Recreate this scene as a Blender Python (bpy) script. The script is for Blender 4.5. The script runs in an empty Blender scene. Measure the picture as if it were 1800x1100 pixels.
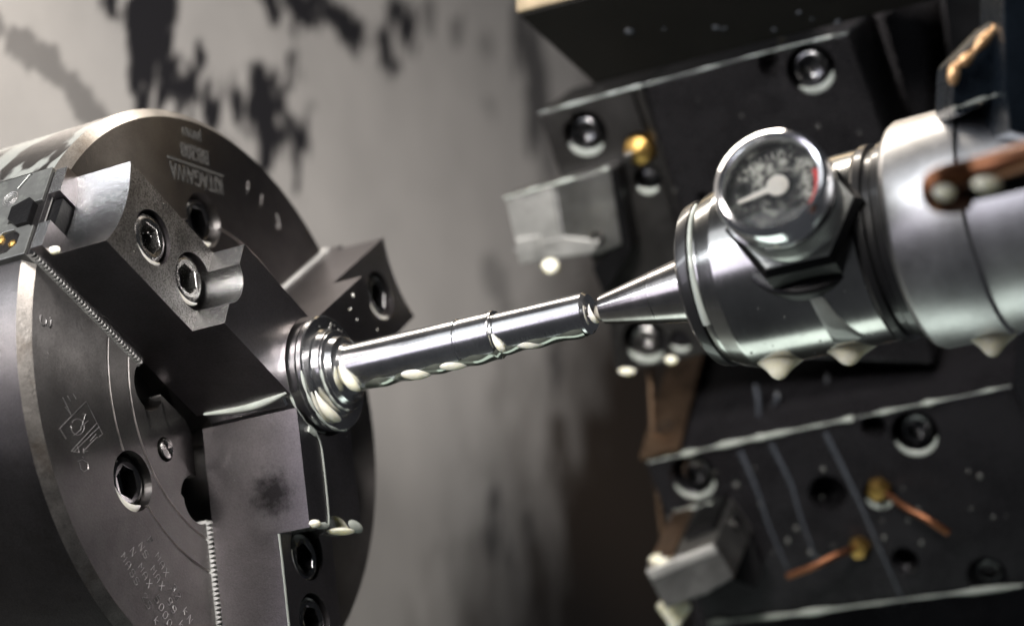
import bpy, bmesh, math, random
import numpy as np
from mathutils import Vector, Matrix
random.seed(4); rng = np.random.default_rng(4)
SC = bpy.context.scene; COL = SC.collection
R = math.radians

# ------------------------------------------------------------------ camera
CR = Vector((0.8773738247337355, 0.4797621854343199, 0.006589165301557662))   # right
CD = Vector((-0.20872641968936068, 0.3940056627577731, -0.8950937489662547))  # down
CF = Vector((-0.4320283016143114, 0.783956493143645, 0.44582929852859066))    # forward
CAM = Vector((4.2572378089402365, -5.661030725408912, -3.154531888625159)); FOC = 3917.63
cd = bpy.data.cameras.new('camera'); co = bpy.data.objects.new('camera', cd); COL.objects.link(co)
mw = Matrix((CR, -CD, -CF)).transposed().to_4x4(); mw.translation = CAM; co.matrix_world = mw
cd.sensor_width = 36; cd.lens = FOC / 1800 * 36; cd.clip_end = 200; cd.clip_start = .1
cd.dof.use_dof = True; cd.dof.focus_distance = 7.15; cd.dof.aperture_fstop = .62; cd.dof.aperture_blades = 9
SC.camera = co

# ------------------------------------------------------------------ world, lamps, exposure
w = bpy.data.worlds.new('World'); SC.world = w; w.use_nodes = True
w.node_tree.nodes['Background'].inputs[0].default_value = (.75, .78, .85, 1)
w.node_tree.nodes['Background'].inputs[1].default_value = .06
SC.view_settings.view_transform = 'Standard'; SC.view_settings.look = 'None'; SC.view_settings.exposure = 0; SC.view_settings.gamma = 1
def area(name, loc, target, sx, sy, power, col, spread=180):
    l = bpy.data.lights.new(name, 'AREA'); l.shape = 'RECTANGLE'; l.size = sx; l.size_y = sy; l.energy = power; l.color = col; l.spread = R(spread)
    o = bpy.data.objects.new(name, l); COL.objects.link(o); o.location = loc
    z = (Vector(loc) - Vector(target)).normalized(); x = Vector((1, 0, 0)); x = (x - x.dot(z) * z).normalized(); y = z.cross(x)
    o.matrix_world = Matrix.Translation(loc) @ Matrix((x, y, z)).transposed().to_4x4(); return o
area('door_window_light', (.2, -3.6, .85), (1, 0, 0), 4.2, .40, 72, (.92, .96, 1))
area('overhead_work_light', (.4, -.1, 3.3), (.8, 0, 0), 3.4, .5, 42, (1, .90, .78), 100)
area('side_fill', (-2.6, -6, -.2), (.4, 0, 0), 2.5, 3.5, 85, (.92, .86, 1))  # added fill for the side of the bottom jaw; no window known there
area('front_light', (4.0, -4.6, 3.6), (-1.2, 3.4, 2), 1.6, 1.2, 104, (1, .93, .87), 70)  # added to brighten the wall, source unseen
area('low_front_light', (1.9, -6.6, .6), (-1.2, 3.4, .5), 1.4, 1.4, 100, (1, .95, .90), 55)  # second added lamp, lifts the lower wall; no such source known
area('broad_dim_fill', (.2, -4.6, 2.0), (1, 0, 0), 5, 2.6, 55, (.95, .97, 1))  # added broad dim panel that softens the reflections in the steel
area('tray_bounce', (-.3, 2.6, -3.2), (.6, 0, 0), 4, 1.6, 48, (.88, 1, .9))

# ------------------------------------------------------------------ positions: a pixel of the 1800x1100 picture on a real plane or at a distance
def ray(x, y): return CR * ((x - 900) / FOC) + CD * ((y - 550) / FOC) + CF
def at_x(x, y, X): r = ray(x, y); return CAM + r * ((X - CAM.x) / r.x)
def at_d(x, y, D): return CAM + ray(x, y) * D
def at_p(x, y, P0, n): r = ray(x, y); return CAM + r * (n.dot(P0 - CAM) / n.dot(r))

# ------------------------------------------------------------------ materials
def nodes(name):
    m = bpy.data.materials.new(name); m.use_nodes = True; nt = m.node_tree
    return m, nt, nt.nodes, nt.links, nt.nodes['Principled BSDF']
def mp(N, L, scale, coord='Object'):
    t = N.new('ShaderNodeTexCoord'); k = N.new('ShaderNodeMapping'); L.new(t.outputs[coord], k.inputs[0]); k.inputs['Scale'].default_value = scale; return k
def noise(N, L, vec, s, det=4, rough=.6):
    n = N.new('ShaderNodeTexNoise'); L.new(vec, n.inputs['Vector']); n.inputs['Scale'].default_value = s; n.inputs['Detail'].default_value = det; n.inputs['Roughness'].default_value = rough; return n.outputs['Fac']
def ramp(N, L, fac, stops):
    r = N.new('ShaderNodeValToRGB'); L.new(fac, r.inputs[0]); e = r.color_ramp.elements
    while len(e) < len(stops): e.new(.5)
    for el, (p, c) in zip(e, stops): el.position = p; el.color = (c if len(c) == 4 else (*c, 1)) if not isinstance(c, (int, float)) else (c, c, c, 1)
    return r.outputs[0]
def metal(name, base, rough=.3, streak=(1, 1, 1), ns=9, var=.12, bump=.02, fine=60, dirt=0, dirtcol=(.02, .015, .01), coat=0, spec=None, metallic=1.0, speck=0, sps=260, aniso=0, stain=None):
    m, nt, N, L, B = nodes(name)
    k = mp(N, L, streak).outputs[0]; k0 = mp(N, L, (1, 1, 1)).outputs[0]
    n1 = noise(N, L, k0, ns, 5); n2 = noise(N, L, k, fine, 3)
    b = Vector(base); col = ramp(N, L, n1, [(.3, tuple(b * .72)), (.7, tuple(b * 1.15))])
    if dirt:
        n3 = noise(N, L, k0, ns * .45, 8, .72); f = ramp(N, L, n3, [(.56 - dirt * .1, 0), (.64, min(1, dirt * 1.6))])
        mx = N.new('ShaderNodeMixRGB'); L.new(f, mx.inputs[0]); L.new(col, mx.inputs[1]); mx.inputs[2].default_value = (*dirtcol, 1); col = mx.outputs[0]
    if stain:
        vm = N.new('ShaderNodeVectorMath'); vm.operation = 'DISTANCE'; L.new(k0, vm.inputs[0]); vm.inputs[1].default_value = stain[0]
        n5 = noise(N, L, k0, 26, 4, .7); sm = N.new('ShaderNodeMath'); sm.operation = 'MULTIPLY_ADD'; L.new(n5, sm.inputs[0]); sm.inputs[1].default_value = -stain[1] * 1.5; 
        sa = N.new('ShaderNodeMath'); sa.operation = 'ADD'; L.new(vm.outputs['Value'], sa.inputs[0]); sa.inputs[1].default_value = stain[1] * .75; L.new(sa.outputs[0], sm.inputs[2])
        f5 = ramp(N, L, sm.outputs[0], [(stain[1] * .35, .25), (stain[1] * 1.1, 1)]); m5 = N.new('ShaderNodeMixRGB'); m5.blend_type = 'MULTIPLY'; m5.inputs[0].default_value = 1; L.new(col, m5.inputs[1]); L.new(f5, m5.inputs[2]); col = m5.outputs[0]
    if speck:
        n4 = noise(N, L, k0, sps, 2, .7); f4 = ramp(N, L, n4, [(.36, 1 - speck), (.56, 1.0)]); m4 = N.new('ShaderNodeMixRGB'); m4.blend_type = 'MULTIPLY'; m4.inputs[0].default_value = 1; L.new(col, m4.inputs[1]); L.new(f4, m4.inputs[2]); col = m4.outputs[0]
    L.new(col, B.inputs['Base Color']); B.inputs['Metallic'].default_value = metallic
    if aniso:
        B.inputs['Anisotropic'].default_value = aniso; B.inputs['Anisotropic Rotation'].default_value = .25; tg = N.new('ShaderNodeTangent'); tg.direction_type = 'RADIAL'; tg.axis = 'X'; L.new(tg.outputs[0], B.inputs['Tangent'])
    if spec is not None: B.inputs['Specular IOR Level'].default_value = spec
    mixr = N.new('ShaderNodeMath'); mixr.operation = 'MULTIPLY_ADD'; L.new(n2, mixr.inputs[0]); mixr.inputs[1].default_value = var; 
    ad = N.new('ShaderNodeMath'); ad.operation = 'MULTIPLY_ADD'; L.new(n1, ad.inputs[0]); ad.inputs[1].default_value = var; ad.inputs[2].default_value = rough - var
    L.new(ad.outputs[0], mixr.inputs[2]); L.new(mixr.outputs[0], B.inputs['Roughness'])
    bp = N.new('ShaderNodeBump'); bp.inputs['Strength'].default_value = 1; bp.inputs['Distance'].default_value = bump * .05
    L.new(n2, bp.inputs['Height']); L.new(bp.outputs[0], B.inputs['Normal'])
    if coat: B.inputs['Coat Weight'].default_value = coat; B.inputs['Coat Roughness'].default_value = .06
    return m
M = {}
J2N = Vector((0, -math.sin(R(286.44)), math.cos(R(286.44)))); J2P = J2N * -.164
M['face'] = metal('turned_chuck_steel', (.17, .162, .16), .42, (1, 1, 1), 5, .12, .012, 90, dirt=.12, speck=.15, sps=140, aniso=.85)
M['od'] = metal('turned_rim_steel', (.11, .105, .108), .38, (14, .6, .6), 4, .2, .03, 60, dirt=.2, dirtcol=(.03, .02, .012), speck=.3, aniso=.8)
M['bright'] = metal('bright_ground_steel', (.62, .62, .62), .24, (1, 1, 1), 12, .14, .02, 120, dirt=.1, dirtcol=(.2, .13, .09))
M['jaw'] = metal('soft_jaw_steel', (.27, .252, .264), .29, (1, 1, 1), 3, .05, .012, 200, speck=.16, sps=150, stain=(tuple(at_p(478, 868, J2P, J2N)), .085))
M['jawfront'] = metal('grained_jaw_face', (.40, .39, .385), .42, (1, 1, 1), 7, .14, .02, 200, dirt=.22, dirtcol=(.08, .078, .08), speck=.65, sps=150)
M['jawend'] = metal('sandblasted_steel', (.5, .5, .5), .21, (1, 1, 1), 6, .06, .03, 330, speck=.45, sps=260)
M['rimedge'] = metal('rim_chamfer_steel', (.32, .30, .28), .36, (1, 1, 1), 9, .14, .01, 90, dirt=.25, dirtcol=(.10, .065, .035), speck=.3)
M['edge'] = metal('rubbed_highlit_edge', (.62, .62, .62), .32, (1, 1, 1), 9, .14, .01, 90, metallic=.5)  # bevels coloured bright: worn edges plus the highlight along them
M['endplate'] = metal('filmed_base_jaw_steel', (.17, .175, .17), .33, (1, 1, 1), 9, .12, .01, 90, dirt=.45, dirtcol=(.30, .32, .29), metallic=.7)
M['teeth'] = metal('serrated_steel', (.5, .5, .49), .4, (1, 1, 1), 9, .1, .01, 90, metallic=.45)
M['turned'] = metal('freshly_turned_steel', (.64, .645, .66), .2, (130, 1.2, 1.2), 6, .05, .006, 5)
M['cone'] = metal('hardened_center_steel', (.56, .54, .53), .2, (30, 1, 1), 8, .06, .003, 8)
M['quill'] = metal('wet_quill_steel', (.46, .46, .45), .2, (10, 1, 1), 4, .08, .003, 12, dirt=.16, dirtcol=(.3, .3, .27))
M['collar'] = metal('satin_collar_steel', (.60, .60, .61), .38, (20, 1, 1), 6, .1, .01, 20, dirt=.1, dirtcol=(.35, .35, .35))
M['chrome'] = metal('chrome', (.88, .89, .92), .15, (1, 1, 1), 5, .04, .002, 30)
M['knurl'] = metal('knurled_steel', (.55, .56, .54), .38, (1, 1, 1), 8, .1, .02, 60, metallic=.8)
M['black'] = metal('black_oxide_steel', (.012, .012, .013), .36, (1, 1, 1), 7, .12, .02, 90, metallic=.7)
M['void'] = metal('oily_black_paint', (.009, .008, .007), .5, (1, 1, 1), 3, .1, .02, 60, metallic=0, spec=.12)
M['bolt'] = metal('black_bolt_steel', (.10, .10, .105), .22, (1, 1, 1), 9, .08, .01, 120, coat=.4)
M['boltl'] = metal('worn_bolt_steel', (.30, .295, .29), .26, (1, 1, 1), 12, .1, .02, 160, speck=.3)
M['tur'] = metal('turret_steel', (.05, .048, .052), .27, (1, 1, 1), 4, .14, .02, 70, dirt=.25, dirtcol=(.012, .012, .014), metallic=.85)
M['turd'] = metal('dark_turret_steel', (.026, .025, .028), .28, (1, 1, 1), 4, .14, .02, 70, dirt=.25, dirtcol=(.007, .007, .008), metallic=.6, spec=.25)
M['turl'] = metal('turret_block_steel', (.085, .082, .08), .36, (1, 1, 1), 5, .16, .02, 70, dirt=.3, dirtcol=(.02, .02, .02), metallic=.9)
M['tool'] = metal('tool_shank_steel', (.34, .34, .33), .4, (1, 1, 1), 6, .15, .03, 70, dirt=.25)
M['tooll'] = metal('ground_shank_steel', (.62, .62, .60), .42, (1, 1, 1), 6, .15, .02, 70, dirt=.2, metallic=.8)
M['glow'] = metal('orange_glint_colour', (.9, .55, .28), .3, (1, 1, 1), 9, .1, .02, 60, metallic=.7)  # orange colour of a painted reflection
M['warm'] = metal('brown_and_warm_reflection', (.20, .135, .09), .42, (1, 1, 1), 6, .16, .04, 60, dirt=.35)  # plain brown that also stands in for warm reflections
M['gold'] = metal('golden_lit_steel', (.5, .42, .3), .35, (1, 1, 1), 8, .16, .04, 60, dirt=.4)  # gold stands in for light falling on the upper block's front
M['brass'] = metal('brass', (.55, .35, .11), .4, (1, 1, 1), 14, .12, .03, 60)
M['copper'] = metal('copper', (.42, .17, .085), .36, (1, 1, 1), 12, .15, .03, 60, dirt=.3, dirtcol=(.05, .02, .01))
M['copperd'] = metal('stained_dark_copper', (.22, .095, .05), .38, (1, 1, 1), 8, .15, .03, 60, dirt=.35, dirtcol=(.03, .015, .01))
M['hous'] = metal('grey_housing_steel', (.17, .165, .165), .36, (1, 1, 1), 5, .14, .02, 60, dirt=.2)
M['navy'] = metal('dark_blue_steel', (.035, .05, .07), .28, (1, 1, 1), 7, .1, .02, 60, metallic=.8)
M['engrave'] = metal('engraved_line_steel', (.42, .41, .41), .45, (1, 1, 1), 40, .2, .05, 160)
M['etch'] = metal('etched_mark', (.085, .085, .083), .6, (1, 1, 1), 20, .1, .05, 160, metallic=.5)
M['groove'] = metal('groove_edge', (.6, .58, .57), .32, (1, 1, 1), 20, .1, .01, 100)  # bright colour for the light caught on groove and bevel edges
def plain(name, col, rough=.5, metallic=0, trans=0, sss=0, coat=0):
    m, nt, N, L, B = nodes(name); k = mp(N, L, (1, 1, 1)).outputs[0]; n1 = noise(N, L, k, 14, 4); b = Vector(col)
    L.new(ramp(N, L, n1, [(.3, tuple(b * .82)), (.7, tuple(b * 1.1))]), B.inputs['Base Color'])
    B.inputs['Roughness'].default_value = rough; B.inputs['Metallic'].default_value = metallic; B.inputs['Transmission Weight'].default_value = trans
    B.inputs['Subsurface Weight'].default_value = sss; B.inputs['Subsurface Scale'].default_value = .05; B.inputs['Subsurface Radius'].default_value = (1, .95, .7); B.inputs['Coat Weight'].default_value = coat
    return m
M['milk'] = plain('milky_coolant', (.86, .83, .66), .12, sss=.7)
M['milkthin'] = plain('thin_milky_coolant', (.36, .39, .36), .14, sss=.1)
M['milkdark'] = plain('thinned_coolant_trace', (.045, .05, .06), .25)
M['rubber'] = plain('black_rubber', (.012, .012, .013), .35, coat=.4)
M['wetdark'] = plain('coolant_bottom_film', (.26, .28, .24), .12, metallic=.55, coat=.8)
M['hole'] = plain('deep_hole_dark', (.006, .006, .006), .6)  # black colour for the darkness inside a deep hole
M['needle'] = plain('white_needle_paint', (.75, .72, .64), .5)
M['red'] = plain('red_scale_paint', (.55, .03, .03), .5)
M['mark'] = plain('pale_scale_paint', (.55, .54, .48), .5)
def glass_mat():
    m, nt, N, L, B = nodes('gauge_glass'); B.inputs['Transmission Weight'].default_value = 1; B.inputs['Roughness'].default_value = .04; B.inputs['IOR'].default_value = 1.12; B.inputs['Base Color'].default_value = (.97, .97, .97, 1); return m
M['glass'] = glass_mat()
def dial_mat():
    m, nt, N, L, B = nodes('foamy_dial_face'); k = mp(N, L, (1, 1, 1)).outputs[0]
    f = noise(N, L, k, 17, 8, .75); L.new(ramp(N, L, f, [(.42, (.006, .007, .008)), (.52, (.05, .052, .05)), (.60, (.45, .45, .40))]), B.inputs['Base Color']); B.inputs['Roughness'].default_value = .5; B.inputs['Specular IOR Level'].default_value = .1; return m
M['dial'] = dial_mat()
def film_od():   # chuck rim: dark turned steel with dried milky patches
    m = M['od'].copy(); m.name = 'rim_steel_with_coolant_film'; nt = m.node_tree; N, L = nt.nodes, nt.links; B = N['Principled BSDF']
    k = mp(N, L, (1.6, 1, 1)).outputs[0]; f = noise(N, L, k, 2.6, 3, .5); fr = ramp(N, L, f, [(.50, 0), (.525, 1)]); sx = N.new('ShaderNodeSeparateXYZ'); tc = N.new('ShaderNodeTexCoord'); L.new(tc.outputs['Object'], sx.inputs[0]); mm = N.new('ShaderNodeMath'); mm.operation = 'GREATER_THAN'; L.new(sx.outputs[2], mm.inputs[0]); mm.inputs[1].default_value = .15; mu = N.new('ShaderNodeMath'); mu.operation = 'MULTIPLY'; L.new(fr, mu.inputs[0]); L.new(mm.outputs[0], mu.inputs[1]); fac = mu.outputs[0]
    old = B.inputs['Base Color'].links[0].from_socket; mx = N.new('ShaderNodeMixRGB'); L.new(fac, mx.inputs[0]); L.new(old, mx.inputs[1]); mx.inputs[2].default_value = (.17, .18, .17, 1); L.new(mx.outputs[0], B.inputs['Base Color'])
    s = N.new('ShaderNodeMath'); s.operation = 'SUBTRACT'; s.inputs[0].default_value = 1; L.new(fac, s.inputs[1]); L.new(s.outputs[0], B.inputs['Metallic']); return m
M['odfilm'] = film_od()

# ------------------------------------------------------------------ mesh helpers
def tag(o, label=None, cat=None, group=None, kind=None):
    if label: o['label'] = label
    if cat: o['category'] = cat
    if group: o['group'] = group
    if kind: o['kind'] = kind
    return o
def wn(o):
    md = o.modifiers.new('n', 'WEIGHTED_NORMAL'); md.weight = 80; md.keep_sharp = True
def link(name, me, mat=None, parent=None, smooth=35):
    o = bpy.data.objects.new(name, me); COL.objects.link(o)
    if mat is not None and not me.materials: me.materials.append(mat)
    if smooth:
        me.polygons.foreach_set('use_smooth', [True] * len(me.polygons)); me.set_sharp_from_angle(angle=R(smooth))
    if parent: o.parent = parent
    if smooth and len(me.polygons) < 400: wn(o)
    return o
def obj(name, bm, mat=None, parent=None, smooth=35, fix=True):
    if fix: bmesh.ops.recalc_face_normals(bm, faces=bm.faces[:])
    me = bpy.data.meshes.new(name); bm.to_mesh(me); bm.free(); return link(name, me, mat, parent, smooth)
def empty(name, loc=(0, 0, 0)):
    o = bpy.data.objects.new(name, None); COL.objects.link(o); o.location = loc; o.empty_display_size = .05; return o
def frame(o, ex, ey, ez):
    m = Matrix((ex, ey, ez)).transposed().to_4x4(); m.translation = o; return m
XAX = frame(Vector((0, 0, 0)), Vector((0, 1, 0)), Vector((0, 0, 1)), Vector((1, 0, 0)))   # local z -> world x
def lathe(prof, seg=96, mat4=XAX, cap=True, ang0=0, bm=None):
    """prof: (axial, radius) pairs; revolved about local z"""
    bm = bm or bmesh.new(); rings = []
    for a, r in prof:
        if r < 1e-5: rings.append([bm.verts.new(mat4 @ Vector((0, 0, a)))])
        else: rings.append([bm.verts.new(mat4 @ Vector((r * math.cos(ang0 + 2 * math.pi * i / seg), r * math.sin(ang0 + 2 * math.pi * i / seg), a))) for i in range(seg)])
    for A, B in zip(rings, rings[1:]):
        for i in range(seg):
            j = (i + 1) % seg
            if len(A) == 1 and len(B) == 1: continue
            if len(A) == 1: bm.faces.new((A[0], B[i], B[j]))
            elif len(B) == 1: bm.faces.new((A[i], A[j], B[0]))
            else: bm.faces.new((A[i], A[j], B[j], B[i]))
    if cap:
        for r in (rings[0], rings[-1]):
            if len(r) > 2: bm.faces.new(r)
    return bm
def prism(pts, vec, bm=None, bev=0):
    """closed polygon of 3-D points swept by vec"""
    bm = bm or bmesh.new(); vec = Vector(vec)
    a = [bm.verts.new(Vector(p)) for p in pts]; b = [bm.verts.new(Vector(p) + vec) for p in pts]; n = len(a)
    fs = [bm.faces.new(a), bm.faces.new(b[::-1])] + [bm.faces.new((a[i], a[(i + 1) % n], b[(i + 1) % n], b[i])) for i in range(n)]
    bmesh.ops.recalc_face_normals(bm, faces=fs)
    if bev: bmesh.ops.bevel(bm, geom=bm.edges[:], offset=bev, segments=2, affect='EDGES', profile=.6)
    return bm
def hull(pts, bev=0):
    bm = bmesh.new(); vs = [bm.verts.new(Vector(p)) for p in pts]; r = bmesh.ops.convex_hull(bm, input=vs)
    dead = [v for v in bm.verts if not v.link_faces]
    for v in dead: bm.verts.remove(v)
    bmesh.ops.dissolve_limit(bm, angle_limit=R(3), verts=bm.verts[:], edges=bm.edges[:])
    if bev: bmesh.ops.bevel(bm, geom=bm.edges[:], offset=bev, segments=2, affect='EDGES', profile=.6)
    return bm
def boxm(mat4, x0, x1, y0, y1, z0, z1, bm=None, bev=0):
    return prism([mat4 @ Vector(p) for p in ((x0, y0, z0), (x1, y0, z0), (x1, y1, z0), (x0, y1, z0))], mat4.to_3x3() @ Vector((0, 0, z1 - z0)), bm, bev)
def tube(pts, r, seg=8, bm=None, flat=None, closed_ends=True):
    bm = bm or bmesh.new(); pts = [Vector(p) for p in pts]; n = len(pts); rr = r if hasattr(r, '__len__') else [r] * n; rings = []; up = None
    for i, p in enumerate(pts):
        t = (pts[min(i + 1, n - 1)] - pts[max(i - 1, 0)]).normalized()
        if up is None: up = Vector((0, 0, 1)) if abs(t.z) < .9 else Vector((0, 1, 0))
        if flat is not None: up = flat
        a = t.cross(up).normalized(); b = a.cross(t).normalized()
        if flat is None: up = b
        k = .35 if flat is not None else 1
        rings.append([bm.verts.new(p + a * rr[i] * math.cos(2 * math.pi * j / seg) + b * k * rr[i] * math.sin(2 * math.pi * j / seg)) for j in range(seg)])
    for A, B in zip(rings, rings[1:]):
        for j in range(seg): bm.faces.new((A[j], A[(j + 1) % seg], B[(j + 1) % seg], B[j]))
    if closed_ends: bm.faces.new(rings[0]); bm.faces.new(rings[-1][::-1])
    return bm
def smooth_path(pts, k=6):
    pts = [Vector(p) for p in pts]; out = []
    for i in range(len(pts) - 1):
        p0, p1, p2, p3 = pts[max(i - 1, 0)], pts[i], pts[i + 1], pts[min(i + 2, len(pts) - 1)]
        for j in range(k):
            t = j / k; out.append(.5 * ((2 * p1) + (p2 - p0) * t + (2 * p0 - 5 * p1 + 4 * p2 - p3) * t * t + (3 * p1 - p0 - 3 * p2 + p3) * t ** 3))
    out.append(pts[-1]); return out
def cut(o, cutters, bev=0, emat=-1):
    """subtract the cutter meshes from o, then throw them away"""
    tmp = []
    for bm in cutters:
        bmesh.ops.recalc_face_normals(bm, faces=bm.faces[:]); me = bpy.data.meshes.new('c'); bm.to_mesh(me); bm.free()
        c = bpy.data.objects.new('c', me); COL.objects.link(c); tmp.append(c)
        md = o.modifiers.new('b', 'BOOLEAN'); md.operation = 'DIFFERENCE'; md.solver = 'EXACT'; md.object = c
    if bev:
        md = o.modifiers.new('v', 'BEVEL'); md.width = bev; md.segments = 2; md.limit_method = 'ANGLE'; md.angle_limit = R(40); md.material = emat
    bpy.context.view_layer.update(); dg = bpy.context.evaluated_depsgraph_get()
    me = bpy.data.meshes.new_from_object(o.evaluated_get(dg)); o.modifiers.clear(); o.data = me
    me.polygons.foreach_set('use_smooth', [True] * len(me.polygons)); me.set_sharp_from_angle(angle=R(47 if bev else 35)); wn(o)
    for c in tmp: bpy.data.objects.remove(c)
    return o
def blob(center, ax, ay, az, bm=None, tip=0, lump=0, seg=20, rings=12):
    """a liquid bead; ax, ay, az are half-axis vectors; tip stretches its -az end into a hanging point"""
    bm = bm or bmesh.new(); c = Vector(center); ax, ay, az = Vector(ax), Vector(ay), Vector(az); rs = []
    for i in range(rings + 1):
        th = math.pi * i / rings; s = math.sin(th); z = math.cos(th)
        if tip and z < 0: s = s * (1 - .55 * tip * (-z) ** .8); z = z * (1 + tip * (-z) ** 2)
        if i in (0, rings): rs.append([bm.verts.new(c + az * z)])
        else: rs.append([bm.verts.new(c + ax * s * math.cos(2 * math.pi * j / seg) + ay * s * math.sin(2 * math.pi * j / seg) + az * z * (1 + lump * math.sin(3 * 2 * math.pi * j / seg + i))) for j in range(seg)])
    for A, B in zip(rs, rs[1:]):
        for j in range(seg):
            k = (j + 1) % seg
            if len(A) == 1: bm.faces.new((A[0], B[j], B[k]))
            elif len(B) == 1: bm.faces.new((A[j], A[k], B[0]))
            else: bm.faces.new((A[j], A[k], B[k], B[j]))
    return bm

# ------------------------------------------------------------------ setting: the headstock cover wall behind everything
WX = -1.25
def wall():
    ny, nz = 640, 640; y0, y1, z0, z1 = -1.2, 19, -4.5, 13
    ys = y0 + (y1 - y0) * (np.arange(ny) / (ny - 1)) ** 1.6; zs = np.linspace(z0, z1, nz)
    Y, Z = np.meshgrid(ys, zs, indexing='ij')
    def vn(sy, sz, seed):      # value noise
        g = np.random.default_rng(seed).random((64, 64)); a = (Y * sy) % 63; b = (Z * sz) % 63; i = a.astype(int); j = b.astype(int); u = a - i; v = b - j; u = u * u * (3 - 2 * u); v = v * v * (3 - 2 * v)
        return g[i, j] * (1 - u) * (1 - v) + g[i + 1, j] * u * (1 - v) + g[i, j + 1] * (1 - u) * v + g[i + 1, j + 1] * u * v
    n = .36 * vn(4.3, 1.9, 1) + .27 * vn(9.7, 4.1, 2) + .21 * vn(21, 8.3, 3) + .16 * vn(43, 13, 4)
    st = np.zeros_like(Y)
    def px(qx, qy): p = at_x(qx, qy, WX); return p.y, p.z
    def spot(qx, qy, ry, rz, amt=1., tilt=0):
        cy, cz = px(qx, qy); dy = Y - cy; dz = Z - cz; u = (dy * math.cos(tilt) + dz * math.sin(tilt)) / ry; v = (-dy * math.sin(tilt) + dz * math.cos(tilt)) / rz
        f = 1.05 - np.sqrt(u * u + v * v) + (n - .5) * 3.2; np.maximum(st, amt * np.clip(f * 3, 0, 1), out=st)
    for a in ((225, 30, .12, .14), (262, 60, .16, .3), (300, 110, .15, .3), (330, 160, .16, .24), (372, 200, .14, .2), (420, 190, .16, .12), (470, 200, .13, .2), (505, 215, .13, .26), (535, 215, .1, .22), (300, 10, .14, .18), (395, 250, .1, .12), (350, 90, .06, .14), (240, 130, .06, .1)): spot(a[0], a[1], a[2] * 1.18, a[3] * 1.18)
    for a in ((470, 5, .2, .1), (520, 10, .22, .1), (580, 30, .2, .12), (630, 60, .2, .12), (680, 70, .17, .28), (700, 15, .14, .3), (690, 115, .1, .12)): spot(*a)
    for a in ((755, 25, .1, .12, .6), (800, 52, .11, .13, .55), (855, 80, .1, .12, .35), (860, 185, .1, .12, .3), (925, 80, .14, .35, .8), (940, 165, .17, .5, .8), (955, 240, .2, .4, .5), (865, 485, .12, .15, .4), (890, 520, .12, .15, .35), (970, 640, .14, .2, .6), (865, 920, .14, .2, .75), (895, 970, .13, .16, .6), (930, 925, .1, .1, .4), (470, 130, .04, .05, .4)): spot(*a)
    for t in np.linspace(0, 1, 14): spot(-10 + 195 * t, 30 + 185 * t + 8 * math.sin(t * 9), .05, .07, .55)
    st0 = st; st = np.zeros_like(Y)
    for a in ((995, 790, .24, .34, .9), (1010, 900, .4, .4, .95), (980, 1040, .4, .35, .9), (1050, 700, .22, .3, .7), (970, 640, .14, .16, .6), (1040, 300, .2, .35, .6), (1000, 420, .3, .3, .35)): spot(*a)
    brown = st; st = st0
    dirt = np.clip((Y - 4.35 + (2.6 - Z) * .45 + (n - .5) * 1.1) / 1.3, 0, 1) ** .8; dirt = np.maximum(dirt, brown)  # gradient is shade to the lower right put into the colour, plus brown spots
    vy, vz = Y.ravel(), Z.ravel(); V = np.column_stack([np.full(vy.size, WX), vy, vz])
    idx = np.arange(ny * nz).reshape(ny, nz); F = np.stack([idx[:-1, :-1], idx[1:, :-1], idx[1:, 1:], idx[:-1, 1:]], -1).reshape(-1, 4)
    me = bpy.data.meshes.new('wall'); me.from_pydata(V.tolist(), [], F.tolist())
    at = me.attributes.new('soil_and_shade', 'FLOAT_COLOR', 'POINT'); d = np.column_stack([st.ravel(), dirt.ravel(), n.ravel(), np.ones(vy.size)]).astype(np.float32); at.data.foreach_set('color', d.ravel())
    m, nt, N, L, B = nodes('soiled_shaded_sheet_steel'); a = N.new('ShaderNodeAttribute'); a.attribute_name = 'soil_and_shade'; sp = N.new('ShaderNodeSeparateColor'); L.new(a.outputs['Color'], sp.inputs[0])
    k = mp(N, L, (1, 1, .8)).outputs[0]; nn = noise(N, L, k, 1.6, 7); base = ramp(N, L, nn, [(.3, (.45, .435, .42)), (.7, (.56, .54, .52))])
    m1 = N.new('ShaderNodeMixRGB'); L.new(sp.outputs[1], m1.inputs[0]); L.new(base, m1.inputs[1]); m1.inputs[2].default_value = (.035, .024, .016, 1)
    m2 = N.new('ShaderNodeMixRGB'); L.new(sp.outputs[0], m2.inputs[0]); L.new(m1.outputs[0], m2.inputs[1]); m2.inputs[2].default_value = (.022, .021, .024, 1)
    L.new(m2.outputs[0], B.inputs['Base Color']); B.inputs['Metallic'].default_value = .25; B.inputs['Roughness'].default_value = .42
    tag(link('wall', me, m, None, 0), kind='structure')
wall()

# ------------------------------------------------------------------ jaw frame
PH = R(166.44)
def jf(k):
    a = PH + k * 2 * math.pi / 3; er = Vector((0, math.cos(a), math.sin(a))); et = Vector((0, -math.sin(a), math.cos(a)))
    return frame(Vector((0, 0, 0)), er, et, Vector((1, 0, 0)))       # local (r, t, x)
HW, RO, RS, RI, XO, XI = .164, .992, .5203, .1, .272, .3966

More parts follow.
